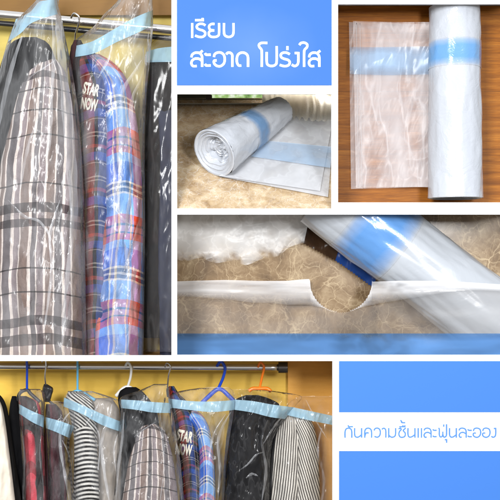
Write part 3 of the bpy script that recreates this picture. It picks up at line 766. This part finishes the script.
# ============================================================ marble
def marble(name, dark, mid, light, sc, vein=1.0):
    t = NT(name)
    v = t.pos()
    nn = t.n('ShaderNodeTexNoise'); t.l(v, nn.inputs['Vector']); nn.inputs['Scale'].default_value = 2.2 * sc; nn.inputs['Detail'].default_value = 5
    s = t.n('ShaderNodeVectorMath', operation='SCALE'); t.l(nn.outputs[1], s.inputs[0]); s.inputs['Scale'].default_value = .55 / sc
    a = t.n('ShaderNodeVectorMath', operation='ADD'); t.l(v, a.inputs[0]); t.l(s.outputs[0], a.inputs[1])
    def vor(k):
        x = t.n('ShaderNodeTexVoronoi', feature='DISTANCE_TO_EDGE'); t.l(a.outputs[0], x.inputs['Vector']); x.inputs['Scale'].default_value = k * sc
        return x.outputs['Distance']
    base = t.ramp(t.noise(v, 3.2 * sc, 7, .65, .6), [(.30, dark), (.5, mid), (.70, light)])
    g = t.noise(v, 1.6 * sc, 3)
    for k, wd, st in ((2.6, 34, .6), (6, 26, .5), (14, 14, .3)):
        l = t.math('MAXIMUM', t.math('SUBTRACT', 1.0, t.math('MULTIPLY', vor(k), wd)), 0.0)
        l = t.math('MULTIPLY', l, t.math('MINIMUM', t.math('MAXIMUM', t.math('MULTIPLY', t.math('SUBTRACT', t.noise(v, k * .55 * sc, 3), .40), 5), 0.0), 1.0))
        base = t.mix(t.math('MULTIPLY', l, st * vein), base, tuple(min(.8, c * 2.0 + .06) for c in light[:3]) + (1,))
    base = t.mix(t.math('MULTIPLY', t.noise(v, 40 * sc, 3, .7), .22), base, tuple(c * .5 for c in dark[:3]) + (1,))
    return t.surf(t.bsdf(base, .24, 0, t.bump(t.noise(v, 12 * sc, 3), .04, .01), .5))

# ============================================================ PICTURE C: roll on the sill
side_walls('C', M_case)
z0 = P(0, 209, .05).z; z1 = P(0, 101, 1.6).z
k = (z1 - z0) / 1.55
nrm = Vector((0, -k, 1)).normalized(); P0 = Vector((0, .05, z0))
def onfloor(px, py, h=0.0):
    lo, hi = -1.0, 4.0
    for _ in range(50):
        m = (lo + hi) / 2
        if nrm.dot(P(px, py, m) - P0) > h: lo = m
        else: hi = m
    return P(px, py, (lo + hi) / 2)
M_marC = marble('sill_marble', rgb(146, 120, 88), rgb(186, 163, 130), rgb(212, 196, 168), 2.0, .9)
c4 = [onfloor(172, 212), onfloor(337, 212), onfloor(337, 98), onfloor(172, 98)]
v = c4 + [p - nrm * .06 for p in c4]
struct(mesh_obj('marble_sill', v, [(0, 1, 2, 3), (7, 6, 5, 4), (0, 4, 5, 1), (1, 5, 6, 2), (2, 6, 7, 3), (3, 7, 4, 0)], M_marC, smooth=False), 'tan marble window sill with cream veins', 'sill')
# window
def glass_day():
    t = NT('window_daylight')
    f = t.noise(t.pos((5, 1, 4)), 2.2, 4)
    c = t.ramp(f, [(.3, rgb(80, 120, 60)), (.5, rgb(170, 205, 130)), (.66, rgb(245, 250, 235))])
    e = t.n('ShaderNodeEmission'); t.l(c, e.inputs[0]); e.inputs[1].default_value = 1.0
    return t.surf(e)
M_wf = plain('window_frame_paint', rgb(88, 90, 70), .35)
w = thing('window', 'dark framed window with green daylight behind the sill', 'window')
def slab(nm, x0, y0, x1, y1, d, mat, parent, th=.05):
    a = P(x0, y0, d); b = P(x1, y1, d)
    return box(nm, a.x, b.x, d, d + th, b.z, a.z, mat, parent)
slab('bottom_rail', 170, 98.5, 270, 103, 1.62, M_wf, w, .12)
slab('top_rail', 170, 82, 270, 86, 1.70, M_wf, w, .05)
slab('frame_bar', 170, 88.1, 211, 98.4, 1.72, M_wf, w, .05)
slab('pane', 211.2, 86.1, 266, 98.4, 1.78, glass_day(), w, .01)
slab('sill_trim', 170, 103, 270, 104.2, 1.50, plain('trim_metal', (.35, .34, .30, 1), .35, .3), w, .2)
slab('handle', 206, 95.0, 212, 99.5, 1.60, M_dsteel, w, .02)
settle(w, P(220, 103, 1.62))
# curtain
def curtain_cloth():
    t = NT('curtain_cloth'); n = t.noise(t.pos(), 45, 4, .7)
    nr = t.bump(n, .5, .02)
    d = t.n('ShaderNodeBsdfDiffuse'); d.inputs[0].default_value = (.85, .83, .79, 1); t.l(nr, d.inputs['Normal'])
    l = t.n('ShaderNodeBsdfTranslucent'); l.inputs[0].default_value = (.9, .88, .82, 1); t.l(nr, l.inputs['Normal'])
    m = t.n('ShaderNodeMixShader'); m.inputs[0].default_value = .55; t.l(d.outputs[0], m.inputs[1]); t.l(l.outputs[0], m.inputs[2])
    return t.surf(m)
def curtain():
    verts = []; faces = []; uv = []; nx, ny = 90, 24
    for j in range(ny + 1):
        for i in range(nx + 1):
            px = lerp(263, 345, i / nx); py = lerp(80, 119 + 3 * (i / nx) , j / ny)
            d = 1.62 + .012 * math.sin(i * .9 + nz(j * .1, i * .06) * 3) + .03 * nz(px * .07, py * .05)
            d -= (py - 94) / 25 * .26 + .0
            verts.append(P(px, py, d - .15)); uv.append((i / nx, j / ny))
    for j in range(ny):
        for i in range(nx):
            a = j*(nx+1)+i; faces.append((a, a+nx+1, a+nx+2, a+1))
    o = mesh_obj('curtain', verts, faces, None or curtain_cloth(), None, uv)
    m = o.modifiers.new('thick', 'SOLIDIFY'); m.thickness = .02
    return tag(o, 'white pleated curtain touching the marble sill behind the roll', 'curtain')
curtain()
back_panel('wall', 168, 80, 345, 110, 1.95, M_case, 'wall behind the sill window', 'wall')

def rollfilm(name, col, tl=.25, rough=.22, scale=6, bstr=.25, spec=.5, stretch=(1, 1, 1), base=None):
    t = NT(name)
    v = t.pos(stretch)
    n = t.noise(v, scale, 4, .6, .6); f = t.noise(v, scale * 7, 3)
    c = t.mix(n, col, tuple(min(.93, x * 1.12) for x in col[:3]) + (1,))
    if base:
        uvn = t.n('ShaderNodeUVMap'); us = t.n('ShaderNodeSeparateXYZ'); t.l(uvn.outputs[0], us.inputs[0])
        wv = t.math('ADD', us.outputs[1], t.math('MULTIPLY', t.math('SUBTRACT', n, .5), .12))
        c = t.mix(t.ramp(wv, [(0, (0, 0, 0, 1)), (.10, (.55, .55, .55, 1)), (.28, (1, 1, 1, 1)), (.72, (1, 1, 1, 1)), (.90, (.55, .55, .55, 1)), (1, (0, 0, 0, 1))]), base, c)
    nr = t.bump(t.math('ADD', t.math('ABSOLUTE', t.math('SUBTRACT', n, .5)), t.math('MULTIPLY', f, .06)), bstr, .05)
    b = t.bsdf(c, rough, 0, nr, spec)
    b.inputs['Coat Weight'].default_value = .5; b.inputs['Coat Roughness'].default_value = .2 if scale < 4 else .1
    return t.surf(b)
M_rollw = rollfilm('rolled_film', (.40, .425, .47, 1))
M_rollb = rollfilm('rolled_film_blue', rgb(92, 124, 160), base=(.40, .425, .47, 1))
M_rollb2 = rollfilm('rolled_film_blue_bright', rgb(92, 140, 188), base=(.40, .425, .47, 1))
M_rollb3 = rollfilm('rolled_film_blue_deep', rgb(84, 130, 184), scale=3, base=(.36, .385, .42, 1))

def roll(name_part, A, B, ra, rb, t0, t1, mat, parent, n=50, seg=72, wob=.008, ax=None, grow=0.0, lay=0.0, seed=0):
    A = Vector(A); B = Vector(B); d = (B - A).normalized()
    a = d.cross(Vector((0, 0, 1) if abs(d.z) < .8 else (1, 0, 0))).normalized(); b = a.cross(d)
    verts = []; faces = []; uv = []
    for j in range(n + 1):
        t = lerp(t0, t1, j / n); p = A.lerp(B, t); r = lerp(ra, rb, t) + grow
        uv += [(i / seg, j / n) for i in range(seg)]
        for i in range(seg):
            th = 2 * math.pi * i / seg
            rr = r + wob * nz(math.cos(th) * 2 + seed, math.sin(th) * 2, t * 5) + wob * .5 * (1 - 2*abs(nz(math.cos(th) * 6, math.sin(th) * 6 + seed, t * 9)))
            verts.append(p + (a * math.cos(th) + b * math.sin(th)) * rr)
    for j in range(n):
        for i in range(seg):
            i2 = (i + 1) % seg; faces.append((j*seg+i, j*seg+i2, (j+1)*seg+i2, (j+1)*seg+i))
    return mesh_obj(name_part, verts, faces, mat, parent, uv)
def roll_end(A, B, ra, mat, parent, hollow=.55, seed=0, wind=5, crush=1.0):
    """wound end of the film: rings stepping in towards a crumpled hollow core"""
    A = Vector(A); B = Vector(B); d = (B - A).normalized()
    a = d.cross(Vector((0, 0, 1) if abs(d.z) < .8 else (1, 0, 0))).normalized(); b = a.cross(d)
    verts = []; faces = []; nr, seg = 70, 120
    for j in range(nr + 1):
        rr = ra * (1 - j / nr)
        for i in range(seg):
            th = 2 * math.pi * i / seg; q = rr / ra
            x = q * math.cos(th); y = q * math.sin(th)
            wav = .10 * crush * nz(x * 2.2 + seed, y * 2.2, 1) * (1 - q)
            spiral = (q * wind * 2.2 + th / (2 * math.pi) + wav * 6 + .35 * nz(x * 2.4, y * 2.4, seed)) % 1.0
            ridge = math.exp(-((spiral - .5) / .12) ** 2)
            core = 1 - sstep(.42, .66, q)
            dep = .20 * (1 - sstep(hollow * .25, .92, q)) * ra * 1.9
            dep += .075 * .8 * ra * (1 - ridge) * (1 if q < .88 else .4) * sstep(.99, .9, q)
            star = abs(math.sin(1.5 * th + 2.2 * nz(x * 2, y * 2, seed) + 2.5 * q)) ** .6
            dep += core * ra * (.26 * (1 - star) * min(1, q * 4) + 0.045 * crush * abs(nz(x * 4 + seed, y * 4, 7)))
            edge = -.03 * ra * math.sin(math.pi * min(1, (1 - q) / .12)) if q > .88 else 0
            verts.append(A + (a * math.cos(th) + b * math.sin(th)) * rr + d * (dep + edge))
    for j in range(nr):
        for i in range(seg):
            i2 = (i + 1) % seg; faces.append((j*seg+i, (j+1)*seg+i, (j+1)*seg+i2, j*seg+i2))
    return mesh_obj('wound_end', verts, faces, mat, parent)

GR = 'rolls of clear bags with a blue band'
RA, RB = .262, .155
Ac = onfloor(214, 153, RA); Bc = onfloor(281, 110.5, RB)
r = thing('bag_roll', 'white roll with pale blue band on tan marble sill, loose end spread out', 'roll of bags', GR)
roll('rolled_film', Ac, Bc, RA, RB, 0, 1, M_rollw, r, wob=.014)
roll('blue_band', Ac, Bc, RA, RB, .40, .60, M_rollb, r, n=14, grow=.003, wob=.014)
roll_end(Ac, Bc, RA * 1.004, M_rollw, r, seed=3, wind=3.4, crush=2.2)
roll_end(Bc, Ac, RB * 1.004, M_rollw, r, seed=5)
def corner_sheet(nm, q, mat, parent, lift, nx=70, ny=50, cr=.012, seed=0, sub=None):
    """q: px corners (near-left, near-right, far-right, far-left)"""
    verts = []; faces = []; uv = []
    s0, s1, t0, t1 = sub or (0, 1, 0, 1)
    for j in range(ny + 1):
        for i in range(nx + 1):
            s = lerp(s0, s1, i / nx); t = lerp(t0, t1, j / ny)
            x = lerp(lerp(q[0][0], q[1][0], s), lerp(q[3][0], q[2][0], s), t); y = lerp(lerp(q[0][1], q[1][1], s), lerp(q[3][1], q[2][1], s), t)
            h = lift + cr * (1 + nz(x * .03, y * .04, seed)) + cr * .3 * (1 - 2 * abs(nz(x * .03 + y * .05, y * .05, seed + 3)))
            verts.append(onfloor(x, y, h)); uv.append((s, t))
    for j in range(ny):
        for i in range(nx):
            a = j*(nx+1)+i; faces.append((a, a+1, a+nx+2, a+nx+1))
    return mesh_obj(nm, verts, faces, mat, parent, uv)
M_sheetC = film('loose_sheet_sill', hv=1.0, haze=.58, tint=(.62, .64, .68, 1), crease=.3, rough=.16, scale=1.3, aniso=(1, .6, 1), gloss=.9, bstr=.25)
M_sheetCb = film('loose_band_sill', fade=[(0, .25), (.3, 1), (.7, 1), (1, .25)], haze=.42, tint=rgb(168, 196, 226), crease=.1, rough=.16, aniso=(1, 1, 1), gloss=.6, bstr=.12)
q = [(222, 177), (328, 197), (335, 116), (290, 118)]
corner_sheet('loose_sheet', q, M_sheetC, r, .012, seed=1)
q2 = [(219, 176), (320, 191), (333, 119), (290, 116)]
corner_sheet('loose_sheet', q2, M_sheetC, r, .035, seed=4)
corner_sheet('loose_band', q, M_sheetCb, r, .055, nx=50, ny=16, seed=4, sub=(.05, 1.0, .36, .62))
settle(r, onfloor(224, 178))
clip('C')

# ============================================================ PICTURE D: roll on the wooden table
side_walls('D', M_case)
def oak():
    t = NT('oak_table')
    v = t.pos((.5, 1, 7))
    f = t.noise(v, 3.5, 6, .62, .5)
    g = t.noise(t.pos((1.6, 1, 42)), 3.0, 5, .7, .15)
    c = t.ramp(f, [(.28, rgb(112, 62, 12)), (.5, rgb(150, 90, 24)), (.72, rgb(176, 114, 42))])
    c = t.mix(t.ramp(g, [(.42, (.0, .0, .0, 1)), (.60, (.55, .55, .55, 1))]), c, rgb(112, 66, 28))
    # plank joints
    sp = t.n('ShaderNodeSeparateXYZ'); t.l(t.pos(), sp.inputs[0])
    fr = t.math('FRACT', t.math('ADD', t.math('DIVIDE', sp.outputs[2], .62), 10.27))
    ln = t.math('LESS_THAN', fr, .012)
    c = t.mix(t.math('MULTIPLY', ln, .55), c, rgb(80, 46, 18))
    tone = t.ramp(t.math('FRACT', t.math('MULTIPLY', t.math('FLOOR', t.math('ADD', t.math('DIVIDE', sp.outputs[2], .62), 10.27)), .377)), [(0, (.9, .9, .9, 1)), (1, (1, 1, 1, 1))])
    c = t.mix(1.0, c, tone, 'MULTIPLY')
    return t.surf(t.bsdf(c, .45, 0, t.bump(g, .12, .01), .15))
TY = .62
back_panel('wooden_table', 325, 5.6, 530, 215, TY, oak(), 'brown oak table top with level grain', 'table top')
back_panel('table_shadow_gap', 325, -8, 530, 5.3, TY + .1, M_black_pl, 'dark gap beyond the far edge of the oak table', 'gap')
r = thing('bag_roll', 'upright white roll of bags with a light blue band on the oak table', 'roll of bags', GR)
R = .262
cy_ = TY - R - .01
A = P(455.2, 199, cy_); B = P(454.5, 7.5, cy_)
A.z = P(0, 198, cy_ - .0).z
roll('rolled_film', A, B, R * 1.05, R * .98, 0, 1, M_rollw, r, n=90, wob=.012, seed=2)
roll('blue_band', A, B, R * 1.05, R * .98, 1 - (69.5 - 7) / 192, 1 - (42 - 7) / 192, M_rollb2, r, n=20, grow=.003, wob=.012, seed=2)
roll_end(A, B, R * 1.05, M_rollw, r, seed=8); roll_end(B, A, R * .98, M_rollw, r, seed=9)
M_sheetD = film('loose_sheet_table', haze=.25, hv=2.5, tint=(.66, .64, .66, 1), crease=.5, rough=.3, scale=1.0, aniso=(1, 1, .3), gloss=.5, bstr=.22, lean=-.5, fac2=.15)
M_sheetDb = film('loose_band_table', haze=.40, tint=rgb(170, 200, 232), crease=.1, rough=.2, tcol=rgb(225, 238, 250), gloss=.6, bstr=.1, fade=[(0, .2), (.3, 1), (.7, 1), (1, .2)])
def dD(lift, seed):
    def f(x, y):
        w = nz(x * .05 + y * .012, y * .018, seed); 
        w2 = 1 - 2.4 * abs(nz(x * .045 + y * .03, y * .03 - x * .02, seed + 3)); w3 = 1 - 2.4 * abs(nz(x * .12 + y * .05, y * .05, seed + 6))
        pull = sstep(400, 436, x) * .10
        return TY - .015 - lift - (.02 * (1 + w) + .012 * w2 + .004 * w3) - pull
    return f
strip('loose_sheet', [(349, 22), (390, 23), (420, 24), (436, 23)], [(351, 189), (390, 188), (420, 187), (436, 188)], dD(0, 1), M_sheetD, r, 90, 130)
strip('loose_sheet', [(353, 21), (390, 22), (420, 22), (436, 22)], [(356, 188), (390, 187), (420, 187), (436, 187)], dD(.05, 5), M_sheetD, r, 90, 130)
strip('loose_band', [(350, 47), (390, 47), (436, 46)], [(350, 74), (390, 75), (436, 74)], lambda x, y: dD(.05, 5)(x, y) - .02, M_sheetDb, r, 80, 24)
for xx in (357.5, 361):
    seam('seam', [(xx - 1, 23), (xx, 110), (xx + 1, 187)], lambda x, y: dD(.05, 5)(x, y) - .012, .004, M_sheetD, r)
settle(r, P(455, 199, TY))

clip('D')
# ============================================================ PICTURE E: perforated sheet on marble, very close
side_walls('E', M_case)
MY = 1.0
M_marE = marble('marble_macro', rgb(84, 63, 40), rgb(132, 108, 78), rgb(168, 147, 116), .9, .8)
back_panel('marble_countertop', 165, 200, 530, 370, MY, M_marE, 'brown marble counter with cream veins, very close', 'counter')
r = thing('bag_roll', 'large slanting white roll with deep blue band on brown marble, cut by the frame', 'roll of bags', GR)
RE = .405; yE = MY - RE - .02
dx, dy = .793, .609
cx, cy = 295 + 39.2 * dy, 218 - 39.2 * dx      # centre line point
A = P(cx - dx * 60, cy - dy * 60, yE); B = P(cx + dx * 330, cy + dy * 330, yE)
Lg = 390.0
roll('rolled_film', A, B, RE, RE, .17, .93, rollfilm('rolled_film_macro', (.36, .385, .42, 1), scale=2.2, rough=.3), r, n=70, seg=96, wob=.02, seed=4)
roll('blue_band', A, B, RE, RE, .265, .415, M_rollb3, r, n=20, seg=96, grow=.003, wob=.02, seed=4)
roll_end(A.lerp(B, .17), B, RE, M_rollw, r, seed=2); roll_end(A.lerp(B, .93), A, RE, M_rollw, r, seed=4)
M_torn_shade = film('torn_edge_shade', haze=.55, tint=rgb(66, 48, 34), crease=.1, rough=.2, tcol=rgb(120, 92, 68), gloss=.3)  # brown tint paints the shadow gap and dark reflection into the torn film
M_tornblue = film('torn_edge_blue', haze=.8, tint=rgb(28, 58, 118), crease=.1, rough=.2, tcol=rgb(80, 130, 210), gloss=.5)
def serr(pts, n, amp):
    q = smooth_poly(pts, n * 4); out = []
    for i, (x, y) in enumerate(q):
        a = q[max(0, i-1)]; b = q[min(len(q)-1, i+1)]; l = math.hypot(b[0]-a[0], b[1]-a[1]) or 1
        nx_, ny_ = -(b[1]-a[1]) / l, (b[0]-a[0]) / l
        k = amp * (1 if (i % 4) < 2 else -1) * .5
        out.append((x + nx_ * k, y + ny_ * k))
    return out
def raw_strip(nm, T, B, depth, mat, parent, ny=8):
    verts = []; faces = []; n = len(T); uv = []
    for j in range(ny + 1):
        for i in range(n):
            x = lerp(T[i][0], B[i][0], j / ny); y = lerp(T[i][1], B[i][1], j / ny)
            verts.append(P(x, y, depth(x, y))); uv.append((i / n, j / ny))
    for j in range(ny):
        for i in range(n - 1):
            a = j*n+i; faces.append((a, a+n, a+n+1, a+1))
    return mesh_obj(nm, verts, faces, mat, parent, uv)
def dT(x, y): return MY - .10 - .02 * nz(x * .1, y * .1)
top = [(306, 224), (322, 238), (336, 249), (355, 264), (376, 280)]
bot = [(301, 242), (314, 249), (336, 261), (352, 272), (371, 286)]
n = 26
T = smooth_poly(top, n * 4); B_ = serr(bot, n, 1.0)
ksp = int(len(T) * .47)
raw_strip('torn_edge', T[:ksp+1], B_[:ksp+1], dT, M_torn_shade, r)
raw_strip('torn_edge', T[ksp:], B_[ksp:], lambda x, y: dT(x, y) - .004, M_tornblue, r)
settle(r, P(400, 300, MY))

# front sheet with its half-round cut
s = thing('bag_sheet', 'clear plastic sheet with torn half-round notch and blue band lying on brown marble', 'plastic sheet')
M_front = film('front_sheet', haze=.20, tint=(.44, .41, .39, 1), crease=.08, rough=.25, scale=.8, aniso=(.4, 1, 1), gloss=.7, bstr=.08)
M_lip = film('folded_lip_sheen', fade=[(0, 1), (.5, .9), (1, .12)], haze=.52, tint=(.82, .82, .84, 1), crease=.1, rough=.16, scale=.9, aniso=(.25, 1, 2.2), gloss=1.6, bstr=.35, hv=2.5)  # milky tint fading downward paints the white reflection on the folded lip
M_frontb = film('front_band', haze=.85, tint=rgb(84, 126, 178), crease=.1, rough=.22, scale=.8, aniso=(.25, 1, 1.5), gloss=.6, tcol=rgb(160, 195, 235), bstr=.06, fade=[(0, .35), (.25, .9), (1, 1)])
def dF(x, y):
    base = lerp(MY - .06, .13, sstep(322, 425, x))
    base = max(.10, base)
    return base - .012 * nz(x * .02, y * .06, 2) - .03 * sstep(308, 290, y)
def topedge(x):
    if x < 310: return 281 + 1.6 * nz(x * .02, 0) - 1.5 * sstep(285, 309, x)
    if x <= 372: return 281.5 + math.sqrt(max(0, 31 ** 2 - (x - 341) ** 2)) + .5 * (1 if int(x / 1.0) % 2 else -1)
    return 282 - .8 * sstep(372, 400, x) + 4 * sstep(430, 520, x)
xs = [165 + i for i in range(0, 145)] + [310 + i * .5 for i in range(0, 125)] + [372.5 + i for i in range(0, 148)]
raw_strip('film', [(x, topedge(x)) for x in xs], [(x, 335) for x in xs], dF, M_front, s, 22)
raw_strip('blue_band', [(x, 333.5) for x in xs[::3]], [(x, 366) for x in xs[::3]], lambda x, y: dF(x, y) - .012, M_frontb, s, 10)
xl = [x for x in xs if x <= 337]
def lipd(x, y): return dF(x, y) - .02 - .05 * math.sin(math.pi * max(0, min(1, (y - 280) / 26))) - .008 * nz(x * .015, y * .25, 3)
raw_strip('folded_lip_sheen', [(x, topedge(x) - .4) for x in xl], [(x, max(topedge(x) + .4 - .5 * sstep(325, 337, x), 296 + 9 * sstep(165, 305, x) + 1.2 * nz(x * .05, 2) + 5 * sstep(305, 337, x))) for x in xl], lipd, M_lip, s, 16)
xw = [x for x in xs if x >= 350]
BW = [(345, 312.5), (372, 305), (400, 300), (430, 295), (465, 290.5), (520, 292)]
raw_strip('folded_lip_sheen', [(x, topedge(x) - .4) for x in xw], [(x, max(topedge(x) + .4 * sstep(350, 355, x), interp(BW, x)[0])) for x in xw], lambda x, y: lipd(x, y) - .02, M_lip, s, 16)
settle(s, P(340, 335, MY))
# frosted sheet upper left
s = thing('bag_sheet', 'frosted crumpled plastic sheet over the marble at the upper left of the macro picture', 'plastic sheet')
def dU(x, y): return MY - .05 - .05 * (1 + nz(x * .02, y * .03, 4)) - .03 * (1 - 2 * abs(nz(x * .03 + y * .03, y * .05, 8)))
strip('film', [(165, 205), (220, 205), (280, 205), (312, 205)], [(165, 257), (185, 261), (200, 258), (215, 263), (232, 261), (246, 265), (262, 259), (278, 256), (290, 247), (304, 243)], dU, film('frosted_sheet', haze=.66, tint=(.92, .92, .92, 1), crease=.3, rough=.3, hv=.9, fade=[(0, 1), (.6, .95), (.85, .5), (1, .0)], scale=1.5, aniso=(1, 1, 1), gloss=1.0, bstr=.2), s, 90, 40)
settle(s, P(240, 260, MY))

clip('E')
# ------------------------------------------------------------ light
wd = bpy.data.worlds.new('World'); S.world = wd; wd.use_nodes = True
bgn = wd.node_tree.nodes['Background']; bgn.inputs[1].default_value = 1.0
_t = wd.node_tree; _c = _t.nodes.new('ShaderNodeTexCoord'); _s = _t.nodes.new('ShaderNodeSeparateXYZ'); _r = _t.nodes.new('ShaderNodeValToRGB')
_t.links.new(_c.outputs['Generated'], _s.inputs[0]); _t.links.new(_s.outputs[2], _r.inputs[0]); _t.links.new(_r.outputs[0], bgn.inputs[0])
_r.color_ramp.elements[0].position = 0.0; _r.color_ramp.elements[0].color = (.22, .21, .20, 1)
_r.color_ramp.elements[1].position = .5; _r.color_ramp.elements[1].color = (1.0, 1.02, 1.05, 1)
_m = _t.nodes.new('ShaderNodeMath'); _m.operation = 'MULTIPLY_ADD'; _m.inputs[1].default_value = .5; _m.inputs[2].default_value = .25
_t.links.new(_s.outputs[2], _m.inputs[0]); _t.links.new(_m.outputs[0], _r.inputs[0])
def area(nm, loc, aim, size, power, col=(1, 1, 1), sy=None):
    l = bpy.data.lights.new(nm, 'AREA'); l.energy = power; l.size = size; l.color = col
    if sy: l.shape = 'RECTANGLE'; l.size_y = sy
    o = bpy.data.objects.new(nm, l); C.objects.link(o); o.location = loc
    o.rotation_euler = (Vector(aim) - Vector(loc)).to_track_quat('-Z', 'Y').to_euler()
    return o
area('softbox_lamp', (-3.0, -10, 2.9), (0, 0, 0), 2.6, 1450)
area('softbox_lamp', (3.6, -10, 1.4), (0, 0, 0), 1.4, 700)
# window light inside the sill picture
area('window_lamp', P(225, 70, 1.35), P(230, 170, .3), .4, 50, (1, .99, .96))
area('window_lamp', P(325, 78, 1.25), P(270, 150, .7), .45, 95, (1, .98, .94))
area('window_lamp', P(300, 100, 1.88), P(300, 108, 1.4), .5, 26, (1, .98, .94), .2)

cam = bpy.data.cameras.new('camera'); co = bpy.data.objects.new('camera', cam); C.objects.link(co)
co.location = (0, -D, 0); co.rotation_euler = (math.radians(90), 0, 0)
cam.sensor_width = 36; cam.lens = 36 * D / 5.0; cam.clip_end = 100
S.camera = co
S.render.engine = 'CYCLES'
S.cycles.transparent_max_bounces = 32; S.cycles.max_bounces = 5
S.view_settings.view_transform = 'Standard'; S.view_settings.look = 'None'; S.view_settings.exposure = 0; S.view_settings.gamma = 1
S.render.resolution_x = S.render.resolution_y = 1024
